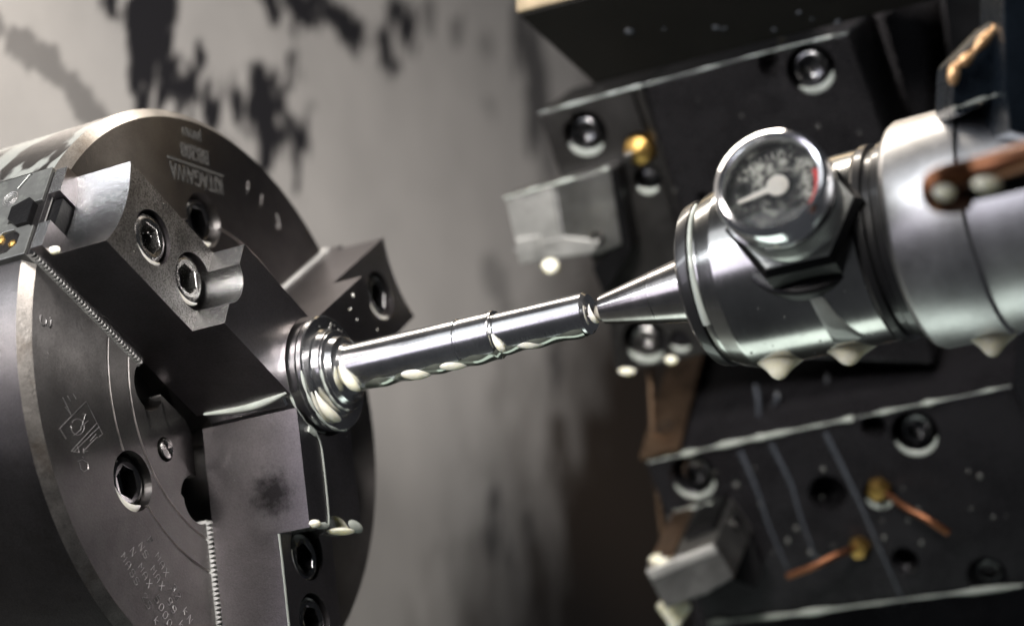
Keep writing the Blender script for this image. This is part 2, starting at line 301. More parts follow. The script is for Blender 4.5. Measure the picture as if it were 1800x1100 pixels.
# ------------------------------------------------------------------ the chuck
chuck = tag(empty('lathe_chuck', (-.5, 0, 0)), 'round dark steel lathe chuck with three bolted jaws gripping the bright workpiece', 'chuck')
def under(o, p=None):
    p = p or chuck; o.parent = p; o.matrix_parent_inverse = p.matrix_world.inverted(); return o
bpy.context.view_layer.update()
CPI = chuck.matrix_world.inverted()
def cobj(name, bm, mat, parent=None, smooth=35, **k):
    o = obj(name, bm, mat, None, smooth, **k); o.parent = parent or chuck
    if not parent: o.matrix_parent_inverse = Matrix.Translation((.5, 0, 0))
    return o
def body():
    p = [(-1.0, 0), (-1.0, .99), (-.98, 1.035), (-.033, 1.035), (0, 1.0)]
    for g in (.63, .525): p += [(0, g + .0055), (-.012, g + .003), (-.012, g - .003), (0, g - .0055)]
    p += [(0, .459), (-.012, .453), (-.012, .343), (-.02, .336), (-.02, .22), (-.4, .2), (-.4, 0)]
    o = cobj('chuck_body', lathe(p, 288, cap=False), M['face']); o.data.materials.append(M['rimedge']); o.data.materials.append(M['odfilm']); o.data.materials.append(M['groove'])
    cs = []
    for k in range(3):
        f = jf(k); cs.append(boxm(f, -.02 + .1, 1.2, -.176, .176, -.34, .2)); 
        cs.append(lathe([(-.10, .085), (.05, .085)], 32, f @ Matrix.Translation((.36, -.20, 0))))
        cs.append(lathe([(-.10, .085), (.05, .085)], 32, f @ Matrix.Translation((.36, .20, 0))))
        f2 = jf(k + .5); cs.append(lathe([(-.2, .1), (.05, .1)], 48, f2 @ Matrix.Translation((.64, 0, 0)))); cs.append(lathe([(-.04, .042), (.05, .042)], 32, f2 @ Matrix.Translation((.40, 0, 0))))
    cut(o, cs, .003, 3); me = o.data
    for pl in me.polygons:
        c = pl.center; rr = math.hypot(c.y, c.z); nx = abs(pl.normal.x)
        if rr > 1.03 and nx < .3: pl.material_index = 2
        elif rr > .999 and .3 < nx < .95: pl.material_index = 1
        elif rr < .64 and c.x > -.03 and .15 < nx < .97 and pl.material_index == 0: pl.material_index = 3
    return o
body()
def ring(name, r, x, rt, mat, parent=None, seg=160):
    bm = bmesh.new(); P = [(x + rt * math.sin(a), r + rt * math.cos(a)) for a in [2 * math.pi * i / 8 for i in range(9)]]
    return cobj(name, lathe(P, seg, cap=False, bm=bm), mat, parent)
def bolt_parts(f, x, y, z, r, rh, deep=.11, mat='bolt', parent=None, name='cap_screw', mk=None):
    """socket head cap screw: head with a real hexagonal socket; local z is the axis"""
    t = f @ Matrix.Translation((x, y, z)) @ Matrix.Rotation(random.random(), 4, 'Z')
    bm = lathe([(-deep, 0), (-deep, r), (-.014, r), (-.004, r - .008), (0, r - .02), (0, rh + .012)], 48, t, cap=False)
    hexr = []
    for d, rr in ((-.003, rh + .004), (-.008, rh), (-.06, rh * .96)):
        hexr.append([bm.verts.new(t @ Vector((rr * math.cos(R(60 * i)), rr * math.sin(R(60 * i)), d))) for i in range(6)])
    bm.verts.ensure_lookup_table(); outer = list(bm.verts)[1 + 48 * 4: 1 + 48 * 5]
    for i in range(6):
        seg = outer[i * 8:i * 8 + 8] + [outer[(i * 8 + 8) % 48]]
        for j in range(8): bm.faces.new((seg[j], seg[j + 1], hexr[0][i] if j < 4 else hexr[0][(i + 1) % 6]))
        bm.faces.new((seg[4], hexr[0][(i + 1) % 6], hexr[0][i]))
    for A, B in zip(hexr, hexr[1:]):
        for i in range(6): bm.faces.new((A[i], A[(i + 1) % 6], B[(i + 1) % 6], B[i]))
    c = bm.verts.new(t @ Vector((0, 0, -.085)))
    for i in range(6): bm.faces.new((hexr[2][i], hexr[2][(i + 1) % 6], c))
    return bm
for k in range(3):      # body bolts, slotted screws
    f2 = jf(k + .5)
    cobj('cap_screw', bolt_parts(f2, .64, 0, -.018, .086, .054), M['bolt'])
    s = lathe([(-.03, 0), (-.03, .034), (-.004, .034), (0, .031), (0, 0)], 32, f2 @ Matrix.Translation((.40, 0, 0)), cap=False)
    so = cobj('slotted_screw', s, M['boltl']); cut(so, [boxm(f2 @ Matrix.Translation((.4, 0, 0)) @ Matrix.Rotation(R(100), 4, 'Z'), -.05, .05, -.004, .004, -.008, .02)])
    if k == 0:
        # milky coolant lying in the counterbore at its lower lip
        pass
def jaw(k):
    f = jf(k)
    prof = [(RI, XI), (RS, XI), (RS, XO), (1.02, XO), (1.02, .08), (1.045, .062), (1.045, .018), (RI, .018)]
    o = cobj('jaw', prism([f @ Vector((r, -HW, x)) for r, x in prof], f.to_3x3() @ Vector((0, 2 * HW, 0))), M['jaw'])
    o.data.materials.append(M['jawend']); o.data.materials.append(M['edge']); o.data.materials.append(M['jawfront'])
    cs = [lathe([(-.1, .205), (.6, .205)], 128)]
    # arched outer end
    cs.append(lathe([(.0631, .42), (.5, .42)], 128, f @ Matrix.Translation((RO - .034 + .42, 0, 0))))
    for r, x in ((.805, XO), (.594, XO)): cs.append(lathe([(x - .1, .092), (x + .3 if r > .7 else x - .001, .092)], 48, f @ Matrix.Translation((r, 0, 0))))
    cs.append(lathe([(XO - .1, .098), (XI + .1, .098)], 48, f @ Matrix.Translation((.574, 0, 0))))
    cs.append(boxm(f, .9, 1.2, -.062, .062, -.05, .0632))
    cut(o, cs, .0034, 2)
    me = o.data; er = f.to_3x3() @ Vector((1, 0, 0))
    for pl in me.polygons:
        c = pl.center; rr = c.dot(er)
        if (rr > .9 and pl.normal.dot(er) > .35) or (rr < RS + .02 and rr > .4 and pl.normal.dot(er) > .5): pl.material_index = 1
        elif pl.normal.x > .95 and c.x > .2 and k == 0 and rr > RS - .02: pl.material_index = 3
    for r in (.805, .594): cobj('cap_screw', bolt_parts(f, r, 0, XO - .007, .083, .05), M['boltl'] if k == 0 else M['bolt'], o)
    # serrated base jaw in its slot
    bm = boxm(f, .43, 1.03, -.172, .172, -.3, .0); nt_ = 38; p = .0157
    for i in range(nt_):
        r0 = .435 + i * p; prism([f @ Vector(q) for q in ((r0, -.172, 0), (r0 + p * .86, -.172, 0), (r0 + p * .6, -.172, .017), (r0 + p * .26, -.172, .017))], f.to_3x3() @ Vector((0, .344, 0)), bm)
    b = cobj('serrated_base_jaw', bm, M['teeth'], smooth=20); b.data.materials.append(M['od']); er_ = f.to_3x3() @ Vector((1, 0, 0))
    for pl in b.data.polygons:
        if pl.normal.dot(er_) > .9 and pl.center.dot(er_) > 1.0: pl.material_index = 1
    # T-nut in the middle of the base jaw
    cobj('tee_nut', boxm(f, .55, 1.015, -.058, .058, .001, .055, bev=.004), M['black'])
    return o
jaws = [jaw(k) for k in range(3)]
# rim end of the guideway of the jaw nearest the camera: recess, nut, locating plate
f = jf(0)
gp = cobj('guideway_plate', boxm(f, .9, 1.041, -.19, .174, -.62, -.008), M['endplate'])
FR = frame(f @ Vector((1.041, 0, 0)), f.to_3x3() @ Vector((0, 0, 1)), f.to_3x3() @ Vector((0, 1, 0)), f.to_3x3() @ Vector((1, 0, 0)))   # local x = axial, y = tangential, z = outward
cut(gp, [prism([FR @ Vector(q) for q in ((-.125, -.05, -.12), (.05, -.05, -.12), (.05, .056, -.12), (-.02, .056, -.12), (-.06, .02, -.12), (-.125, .02, -.12))], FR.to_3x3() @ Vector((0, 0, .2))),
         prism([FR @ Vector((-.11 + .058 * math.cos(a), .10 + .05 * math.sin(a), -.1)) for a in np.linspace(0, 2 * math.pi, 9)[:-1] + .39], FR.to_3x3() @ Vector((0, 0, .2))),
         prism([FR @ Vector(q) for q in ((-.134, -.136, -.01), (-.122, -.134, -.01), (-.088, -.182, -.01), (-.098, -.188, -.01))], FR.to_3x3() @ Vector((0, 0, .05)))], .003, 1)
gp.data.materials.append(M['edge'])
cobj('tee_nut_end', prism([FR @ Vector(q) for q in ((-.118, -.04, -.06), (-.05, -.062, -.06), (-.028, -.04, -.06), (-.028, .05, -.06), (-.075, .05, -.06), (-.118, .012, -.06))], FR.to_3x3() @ Vector((0, 0, .075)), bev=.004), M['black'])
for rr_ in (.014, .022, .029):
    bmc = bmesh.new(); cc_ = Vector((-.150, -.094, .0006)); tube([FR @ (cc_ + Vector((rr_ * math.cos(a), rr_ * math.sin(a), 0))) for a in np.linspace(0, 2 * math.pi, 30)], .0013, 5, bmc); cobj('stamped_ring', bmc, M['engrave'], smooth=60)
for x_, t_, sz_ in ((-.142, .075, 1.0), (-.085, .105, .8)):
    cobj('grease_nipple', lathe([(-.06, .024 * sz_), (-.03, .024 * sz_), (-.026, .016 * sz_), (-.01, .016 * sz_), (-.006, .02 * sz_), (.004, .018 * sz_), (.008, .006 * sz_), (.008, 0)], 6, FR @ Matrix.Translation((x_, t_, -.01)), cap=False), M['brass'])

# engraved writing on the chuck face: single-stroke letters
GL = {'F': [[(0, 0), (0, 6), (4, 6)], [(0, 3), (3, 3)]], 'M': [[(0, 0), (0, 6), (2, 3), (4, 6), (4, 0)]], 'A': [[(0, 0), (0, 4), (1, 6), (3, 6), (4, 4), (4, 0)], [(0, 2.6), (4, 2.6)]], 'X': [[(0, 0), (4, 6)], [(0, 6), (4, 0)]],
 'S': [[(0, 1), (1, 0), (3, 0), (4, 1), (4, 2.4), (3, 3), (1, 3), (0, 3.8), (0, 5), (1, 6), (3, 6), (4, 5)]], 'N': [[(0, 0), (0, 6), (4, 0), (4, 6)]], 'k': [[(0, 0), (0, 6)], [(3, 4), (0, 2), (3, 0)]], 'g': [[(3, 3), (2, 4), (0, 3.4), (0, 1), (2, .4), (3, 1)], [(3, 4), (3, -1), (2, -2), (0, -1.6)]],
 '3': [[(0, 5.4), (1, 6), (3, 6), (4, 5), (3, 3.4), (1.6, 3.2), (3, 3), (4, 1.4), (3, 0), (1, 0), (0, .6)]], '2': [[(0, 5), (1, 6), (3, 6), (4, 4.8), (0, 0), (4, 0)]], '9': [[(4, 3.6), (3, 2.8), (1, 2.8), (0, 4), (0, 5), (1, 6), (3, 6), (4, 5), (4, 1.5), (3, 0), (1, 0)]],
 '5': [[(4, 6), (0, 6), (0, 3.4), (3, 3.6), (4, 2.4), (4, 1), (3, 0), (0, 0)]], '0': [[(1, 0), (0, 1.5), (0, 4.5), (1, 6), (3, 6), (4, 4.5), (4, 1.5), (3, 0), (1, 0)]], '/': [[(0, -1), (4, 7)]], 'm': [[(0, 0), (0, 4), (2, 3), (4, 4), (4, 0)]], 'Z': [[(0, 6), (4, 6), (0, 0), (4, 0)]],
 '.': [[(1.6, 0), (2, .4)]], 'i': [[(2, 0), (2, 4)], [(2, 5.4), (2, 6)]], 'n': [[(0, 0), (0, 4)], [(0, 3), (2, 4), (3, 3), (3, 0)]], ' ': []}
def strokes(text, o, u, v, h, adv, r=.0018, x=.0004):
    """engraved lines: each stroke a shallow ridge-edged line on the face"""
    bm = bmesh.new(); o, u, v = Vector(o), Vector(u).normalized(), Vector(v).normalized(); s = h / 6
    for i, c in enumerate(text):
        b = o + u * adv * i
        for st in GL[c]:
            tube([b + u * q[0] * s + v * q[1] * s + Vector((x, 0, 0)) for q in st], r, 5, bm)
    return bm
U = Vector((0, .78, -.625)); V = Vector((0, .625, .78))
for i, (t, dx) in enumerate((('F MAX 32 kN', 0), ('NS MAX 99 kN', .0), ('N MAX 5000/', .0), ('MASS 25 kg', -.0))):
    o0 = Vector((0, -.345, -.635)) + (-V) * .05 * i + U * (dx + (-.012 * i))
    tag(cobj('engraving', strokes(t, o0, U, V, .027, .0305, .0013), M['engrave'], smooth=60), kind='stuff')
def face_lines(name, lines, r=.0017, scale=None, mat='engrave', x=.0004):
    bm = bmesh.new()
    for ln in lines: tube([at_x(60 + a * .2727, 660 + b * .2727, x) for a, b in ln], r, 5, bm)
    return tag(cobj(name, bm, M[mat], smooth=60), kind='stuff')
circ = [(280 + 42 * math.cos(t), 330 + 52 * math.sin(t)) for t in np.linspace(-2.6, 3.2, 22)]
face_lines('engraving', [[(165, 340), (240, 262), (335, 165), (440, 375), (420, 392)], [(165, 340), (205, 405)], [(185, 140), (240, 255)], [(200, 200), (245, 262)], [(215, 130), (235, 165)], [(250, 115), (270, 150)], circ, [(255, 385), (300, 350), (330, 250)], [(300, 330), (348, 290)], [(240, 485), (405, 305)], [(255, 490), (420, 330)],
   [(240, 485), (290, 495), (280, 455)], [(345, 405), (375, 370)], [(360, 420), (400, 375)], [(315, 490), (370, 430), (405, 395)], [(315, 490), (345, 485)], [(318, 470), (322, 500)], [(280, 550), (310, 540), (345, 560), (350, 600), (320, 618), (300, 600), (292, 560)], [(310, 520), (318, 530)]])
bm3 = strokes('3', at_x(70, 553, 0), Vector((0, .25, -.97)), Vector((0, .97, .25)), .05, .04, .0022); cobj('engraving', bm3, M['engrave'], smooth=60)

def text_mesh(name, body_, o, u, v, size, mat, parent, depth=.0006, sx=1):
    cu = bpy.data.curves.new(name, 'FONT'); cu.body = body_; cu.size = size; cu.extrude = depth; cu.align_x = 'CENTER'
    ob = bpy.data.objects.new('t', cu); COL.objects.link(ob); bpy.context.view_layer.update()
    me = bpy.data.meshes.new_from_object(ob.evaluated_get(bpy.context.evaluated_depsgraph_get())); bpy.data.objects.remove(ob)
    u = Vector(u).normalized(); v = Vector(v).normalized(); fm = frame(Vector(o), u * sx, v, u.cross(v)); me.transform(fm); me.name = name; me.materials.clear()
    return me
# the maker's mark, upside down on the far part of the face
ku = Vector((0, -.97, -.26)); kv = Vector((0, .26, -.97))
for s, sz, off, sx in (('KITAGAWA', .088, (.0, .0), .68), ('BB208', .080, (.0, -.088), .8), ('JAPAN', .05, (-.01, -.148), .8)):
    c = Vector((.0012, -.245, .782)) - ku * off[0] + kv * off[1]
    me = text_mesh('etched_lettering', s, c, ku, kv, sz, None, None, sx=sx); o = link('etched_lettering', me, M['etch'], None, 0); o.parent = chuck; o.matrix_parent_inverse = Matrix.Translation((.5, 0, 0))
bmu = bmesh.new(); c = Vector((.0012, -.245, .782)); boxm(frame(c - kv * .006, ku, kv, ku.cross(kv)), -.165, .165, -.012, -.003, -.001, .001, bmu); cobj('etched_lettering', bmu, M['etch'], smooth=0)
bms = bmesh.new()
for t, (y, z) in zip('NN2', ((.062, .891), (.15, .88), (.25, .85))):
    for st in GL[t]: tube([Vector((.001, y + q[0] * .006, z - q[1] * .009)) for q in st], .0022, 5, bms)
tag(cobj('engraving', bms, M['engrave']), kind='stuff')

# ------------------------------------------------------------------ the workpiece
def lo(prof, name, mat, parent=None, seg=128, **k): return obj(name, lathe(prof, seg, **k), mat, parent, 14)
wp = lo([(.05, 0), (.05, .19), (.352, .19), (.358, .184), (.362, .184), (.366, .19), (.425, .193), (.435, .198), (.45, .198), (.455, .192), (.455, .152), (.46, .145), (.485, .142), (.487, .136), (.492, .136), (.494, .118), (.515, .112), (.52, .1), (.522, .088), (.53, .0805),
   (.955, .0795), (.958, .0765), (.966, .0765), (.969, .0795), (1.084, .0795), (1.088, .0775), (1.088, .0675), (1.094, .0660), (1.102, .0690), (1.412, .0680), (1.423, .058), (1.423, .03), (1.40, .012), (1.40, 0)], 'workpiece', M['turned'], cap=False)
tag(wp, 'bright turned steel shaft with stepped collar clamped in the chuck jaws', 'workpiece')

# ------------------------------------------------------------------ tailstock: live centre, housing, gauge
ts = tag(empty('tailstock_quill', (2.6, 0, 0)), 'round steel tailstock with live centre and pressure gauge pressing on the shaft end', 'tailstock')
bpy.context.view_layer.update()
def tobj(name, bm, mat, parent=None, smooth=35):
    o = obj(name, bm, mat, None, smooth); o.parent = parent or ts
    if not parent: o.matrix_parent_inverse = Matrix.Translation((-2.6, 0, 0))
    return o
tobj('live_center', lathe([(1.408, 0), (1.432, .016), (1.468, .046), (1.48, .049), (1.655, .0845), (1.656, .0835), (1.659, .0838), (1.66, .0855), (1.735, .1005), (1.86, .1255), (1.86, 0)], 128, cap=False), M['cone'], smooth=10)
tobj('front_seal', lathe([(1.83, .1), (1.822, .13), (1.822, .235), (1.835, .255), (1.86, .262), (1.87, .262), (1.87, .1)], 128, cap=False), M['rubber'])
tobj('housing', lathe([(1.868, .1), (1.868, .252), (1.875, .258), (1.90, .262), (1.905, .272), (1.955, .288), (1.965, .291), (2.40, .293), (2.41, .28), (2.41, 0)], 160, cap=False), M['quill'])
tobj('rear_seal', lathe([(2.405, .2), (2.405, .296), (2.415, .302), (2.435, .300), (2.44, .285), (2.46, .285), (2.47, .30), (2.505, .304), (2.505, .2)], 128, cap=False), M['rubber'])
tobj('locking_collar', lathe([(2.50, .2), (2.50, .318), (2.512, .336), (2.53, .346), (2.735, .348), (2.742, .340), (2.745, .2)], 160, cap=False), M['collar'])
tobj('quill', lathe([(2.742, .2), (2.742, .336), (2.75, .341), (4.2, .341), (4.2, .2)], 160, cap=False), M['collar'])
# gauge
GA = R(183.5); gn = Vector((.1, math.cos(GA), math.sin(GA))).normalized(); gb = Vector((2.212, 0, 0))
gu = -CD - (-CD).dot(gn) * gn; gu.normalize(); gv = gu.cross(gn).normalized()   # up and right on the dial
GF = frame(gb, gv, gu, gn)
g = tobj('pressure_gauge', lathe([(.32, 0), (.32, .165), (.345, .165), (.356, .158), (.46, .158), (.47, .150), (.47, 0)], 96, GF, cap=False), M['knurl'])
# knurl: rows of small raised teeth
bmk = bmesh.new()
for zz in np.arange(.39, .463, .0105):
    for i in range(110):
        a = 2 * math.pi * i / 110; cc = GF @ Vector((.1585 * math.cos(a), .1585 * math.sin(a), zz)); fr = frame(cc, (GF.to_3x3() @ Vector((-math.sin(a), math.cos(a), 0))), gn, (GF.to_3x3() @ Vector((math.cos(a), math.sin(a), 0))))
        vs = [bmk.verts.new(fr @ Vector(q)) for q in ((-.0036, -.0042, 0), (.0036, -.0042, 0), (.0036, .0042, 0), (-.0036, .0042, 0), (0, 0, .0035))]
        for j in range(4): bmk.faces.new((vs[j], vs[(j + 1) % 4], vs[4]))
tag(tobj('knurled_ring', bmk, M['knurl'], g, 0), kind='stuff')
tobj('hexagon_base', lathe([(.24, .0), (.24, .208), (.33, .208), (.350, .19), (.350, 0)], 6, GF @ Matrix.Rotation(R(13), 4, 'Z'), cap=False), M['black'], g, 20)
tobj('hex_front_sheen', lathe([(.348, 0), (.348, .188), (.355, .184), (.355, 0)], 6, GF @ Matrix.Rotation(R(13), 4, 'Z'), cap=False), M['knurl'], g, 20)  # hexagon's front face coloured pale grey for what it reflects
tobj('flange', lathe([(.16, .0), (.16, .215), (.24, .215), (.25, .2), (.25, 0)], 96, GF, cap=False), M['black'], g)
tobj('bezel', lathe([(.462, .128), (.462, .166), (.475, .172), (.53, .172), (.556, .166), (.566, .153), (.562, .142), (.552, .136), (.535, .133), (.5, .133), (.5, .128)], 128, GF, cap=False), M['chrome'], g)
tobj('dial_face', lathe([(.50, 0), (.515, 0), (.515, .134), (.50, .134)], 96, GF, cap=False), M['dial'], g)
def dial_pt(a, r, z=.518): return GF @ Vector((r * math.cos(a), r * math.sin(a), z))
bmr = bmesh.new()
A = [R(-25 + 3.5 * i) for i in range(16)]
for a0, a1 in zip(A, A[1:]): bmr.faces.new([bmr.verts.new(dial_pt(*q)) for q in ((a0, .116), (a1, .116), (a1, .131), (a0, .131))])
bmesh.ops.remove_doubles(bmr, verts=bmr.verts[:], dist=1e-5); tobj('red_scale', bmr, M['red'], g, 0)
bmt = bmesh.new()
for i in range(28):
    a = R(-120 - 30 + 360 - i * 10.0 - 60); l = .018 if i % 5 == 0 else .009
    boxm(frame(dial_pt(a, .104, .5172), GF.to_3x3() @ Vector((math.cos(a), math.sin(a), 0)), GF.to_3x3() @ Vector((-math.sin(a), math.cos(a), 0)), gn), -l / 2, l / 2, -.0012, .0012, 0, .001, bmt)
tobj('scale_marks', bmt, M['mark'], g, 0)
na = R(205); nd = GF.to_3x3() @ Vector((math.cos(na), math.sin(na), 0)); ns_ = GF.to_3x3() @ Vector((-math.sin(na), math.cos(na), 0)); nc = dial_pt(0, 0, .522) + nd * -.012 
bmn = prism([nc + nd * a + ns_ * b for a, b in ((-.01, -.014), (-.01, .014), (.04, .009), (.122, .005), (.122, -.005), (.04, -.009))], gn * .003)
lathe([(0, 0), (0, .032), (.005, .032), (.007, .026), (.007, 0)], 32, frame(nc, gv, gu, gn), cap=False, bm=bmn); tobj('needle', bmn, M['needle'], g)
tobj('glass', lathe([(.540, 0), (.540, .1345), (.546, .1345), (.5475, .08), (.548, 0)], 64, GF, cap=False), M['glass'], g)

# ------------------------------------------------------------------ tool turret behind
tn = Vector((0, -.725, -.69)).normalized()
tur = tag(empty('tool_turret', at_d(1600, 700, 10.6)), 'large dark tool turret filling the background behind the gauge', 'turret')
PM = at_d(1140, 160, 9.05)
def pm(x, y, off=0): return at_p(x, y, PM + tn * off, tn)
def child(name, bm, mat, parent, smooth=35):
    o = obj(name, bm, mat, None, smooth); o.parent = parent; bpy.context.view_layer.update(); o.matrix_parent_inverse = parent.matrix_world.inverted(); return o
bpy.context.view_layer.update()
# turret body: dark polygonal mass behind the blocks
child('turret_body', prism([at_d(1230, 560, 10.2), at_d(1215, 1180, 10.4), at_d(1950, 1180, 10.0), at_d(1950, -120, 10.0), at_d(1420, -120, 10.4)], CF * 1.5, bev=.02), M['tur'], tur)
child('curved_housing', hull([at_d(*q) for q in ((1485, 60, 9.3), (1560, 250, 9.2), (1610, 260, 9.1), (1540, 30, 9.3), (1485, 60, 9.8), (1610, 260, 9.8))], .01), M['hous'], tur)
child('curved_housing', hull([at_d(*q) for q in ((1550, 25, 9.35), (1620, 260, 9.2), (1690, 260, 9.3), (1650, -20, 9.4), (1560, 25, 9.9), (1690, 260, 9.9))], .01), M['tur'], tur)
child('curved_housing', hull([at_d(*q) for q in ((1655, -30, 9.2), (1695, 260, 9.1), (1780, 260, 9.3), (1760, -40, 9.4), (1655, -30, 9.9), (1780, 260, 9.9))], .01), M['hous'], tur)
def wet_edge(name, pts, r, label, mat='milkthin', group=None, cat='coolant film'):
    P = smooth_path(pts, 14); kn = [random.random() ** 1.6 for _ in range(len(P) // 3 + 3)]; rr = [r * .72 * (.12 + 1.0 * (kn[int(i / 2.7)] * (1 - (i / 2.7) % 1) + kn[int(i / 2.7) + 1] * ((i / 2.7) % 1))) for i in range(len(P))]
    return tag(obj(name, tube(P, rr, 8), M[mat]), label, cat, group, 'stuff')
# middle tool block
mb = tag(empty('tool_block', pm(1130, 400)), 'dark tool block with brass nozzle just left of the gauge, holding a grey tool', 'tool block')
bpy.context.view_layer.update()
child('block_body', prism([pm(*q) for q in ((1128, 152), (1492, 58), (1600, 380), (1640, 640), (1240, 622), (1150, 645), (1195, 450))], -tn * .45, bev=.012), M['tur'], mb)
pl = child('clamp_plate', prism([pm(*q, .02) for q in ((945, 200), (1128, 152), (1215, 440), (1250, 615), (1082, 657), (1063, 520))], -tn * .42, bev=.01), M['turl'], mb)
def tframe(x, y, off=0): return frame(pm(x, y, off), Vector((1, 0, 0)), tn.cross(Vector((1, 0, 0))), tn)
cut(pl, [lathe([(-.15, r), (.05, r)], 40, tframe(x, y, .02)) for x, y, r in ((1028, 235, .098), (1137, 318, .06), (1133, 600, .10), (1195, 600, .05), (1125, 262, .072))] + [boxm(tframe(1190, 390, .02) , -.012, .012, -.9, .9, -.02, .1)])
bb = mb.children[0]; cut(bb, [lathe([(-.15, r), (.05, r)], 40, tframe(x, y)) for x, y, r in ((1425, 122, .1), (1352, 114, .048), (1235, 350, .03))])
def tbolt(x, y, off, r, parent, mat='bolt'): child('cap_screw', bolt_parts(tframe(x, y, off), 0, 0, 0, r, r * .6), M[mat], parent)
tbolt(1028, 235, -.03, .075, mb); tbolt(1425, 122, -.03, .082, mb); tbolt(1133, 600, -.03, .07, mb, 'boltl')
child('brass_nozzle', lathe([(-.1, .066), (.0, .066), (.035, .058), (.055, .034), (.06, 0)], 24, tframe(1125, 262, .0), cap=False), M['brass'], mb)
child('nozzle_tip', lathe([(.0, .022), (.09, .022), (.10, .014), (.10, 0)], 16, tframe(1116, 266, .02), cap=False), M['boltl'], mb)
child('plug_screw', lathe([(-.1, .05), (-.02, .05), (-.01, .03), (-.01, 0)], 24, tframe(1137, 318, .0), cap=False), M['bolt'], mb)
# turning tool held by it
t1 = tag(obj('turning_tool', prism([pm(*q, .15) for q in ((888, 350), (1072, 298), (1092, 430), (1052, 447), (912, 462))], -tn * .14, bev=.01), M['tool']), 'short grey rectangular tool shank sticking out left of the middle tool block', 'cutting tool')
bpy.context.view_layer.update()
child('ground_face', prism([pm(*q, .153) for q in ((889, 353), (970, 329), (990, 446), (914, 462))], -tn * .05, bev=.006), M['tooll'], t1)
child('insert', prism([pm(*q, .165) for q in ((905, 422), (948, 415), (952, 455), (912, 466))], -tn * .08, bev=.008), M['tooll'], t1)
child('clamp_screw', bolt_parts(tframe(1050, 420, .158), 0, 0, 0, .032, .018, .02), M['boltl'], t1)
for q0, q1 in (((975, 330), (994, 445)), ((905, 440), (985, 420))):
    child('ground_line', tube([pm(*q0, .152), pm(*q1, .152)], .004, 6), M['edge'], t1)
child('nose_step', prism([pm(*q, .16) for q in ((908, 436), (990, 416), (1056, 424), (1040, 446), (990, 452), (914, 465))], -tn * .1, bev=.01), M['tooll'], t1)
child('clamp_wedge', prism([pm(*q, .14) for q in ((1060, 300), (1082, 296), (1110, 440), (1062, 520), (1040, 470), (1085, 430))], -tn * .12, bev=.008), M['black'], t1)
# upper block: black underside
un = Vector((0, -.06, -1)).normalized(); PU = pm(1045, 150, .02)
def pu(x, y): return at_p(x, y, PU, un)
ub = tag(empty('tool_block', pu(1200, 40)), 'black tool block cut off by the top edge of the photo', 'tool block'); bpy.context.view_layer.update()
child('block_body', prism([pu(*q) for q in ((912, 28), (1045, 150), (1700, -13), (1700, -170))], Vector((0, 0, .6)), bev=.012), M['void'], ub)
child('warm_lit_face', prism([pu(912, 28) + Vector((-.003, -.012, .012)), pu(1700, -170) + Vector((0, -.012, .012)), pu(1700, -170) + Vector((0, -.012, .5)), pu(912, 28) + Vector((-.003, -.012, .5))], Vector((0, .01, 0))), M['gold'], ub, 0)  # golden light on the block front, painted as a thin gold sheet
# lower block
PL = at_d(1135, 812, 9.5)
def plw(x, y, off=0): return at_p(x, y, PL + tn * off, tn)
lb = tag(empty('tool_block', plw(1450, 850)), 'large dark tool block with copper coolant pipes at the lower right', 'tool block'); bpy.context.view_layer.update()
LBP = [(1135, 814), (1780, 678), (1900, 960), (1900, 1020), (1240, 1097)]
lbo = child('block_body', prism([plw(*q) for q in LBP], Vector((0, .48, .88)) * .95, bev=.012), M['turd'], lb)
def lframe(x, y, off=0): return frame(plw(x, y, off), Vector((1, 0, 0)), tn.cross(Vector((1, 0, 0))), tn)
holes = ((1218, 838, .105), (1608, 762, .1), (1535, 750, .055), (1735, 1012, .085), (1455, 868, .085), (1545, 868, .07), (1512, 962, .05), (1590, 985, .06))
cut(lbo, [lathe([(-.16, r), (.05, r)], 40, lframe(x, y)) for x, y, r in holes])
for x, y, r in ((1218, 838, .078), (1608, 762, .076), (1735, 1012, .06)): child('cap_screw', bolt_parts(lframe(x, y), 0, 0, -.05, r, r * .6), M['bolt'], lb)
child('warm_lit_face', prism([plw(1135, 812) + Vector((-.02, -.005, .01)), plw(1197, 797) + Vector((0, -.005, .01)), plw(1197, 797) + Vector((0, .40, .80)), plw(1135, 812) + Vector((-.0, .40, .80))], Vector((0, -.012, .012))), M['warm'], lb, 0)  # warm reflection on the block's top face, painted brown
for q in ((1168, 752), (1182, 706)):
    pn = Vector((0, -.88, .48)).normalized(); c = at_p(q[0], q[1], plw(1135, 812) + Vector((0, -.02, .025)), pn)
    child('drilled_hole', lathe([(-.01, .035), (.006, .035), (.006, .028), (-.004, .026), (-.004, 0)], 24, frame(c, Vector((1, 0, 0)), pn.cross(Vector((1, 0, 0))), pn), cap=False), M['hole'], lb)
for x, y, r in ((1545, 858, .05), (1512, 960, .048)): child('brass_nozzle', lathe([(-.08, r), (.02, r), (.05, r * .7), (.055, 0)], 6, lframe(x, y), cap=False), M['brass'], lb)
for pts in ([(1560, 868, .05), (1590, 890, .12), (1630, 912, .16), (1668, 936, .16)], [(1500, 965, .05), (1470, 975, .12), (1430, 995, .16), (1385, 1012, .16)]):
    P = smooth_path([plw(*q) for q in pts]); o = child('copper_pipe', tube(P, .015, 16), M['copperd'], lb)
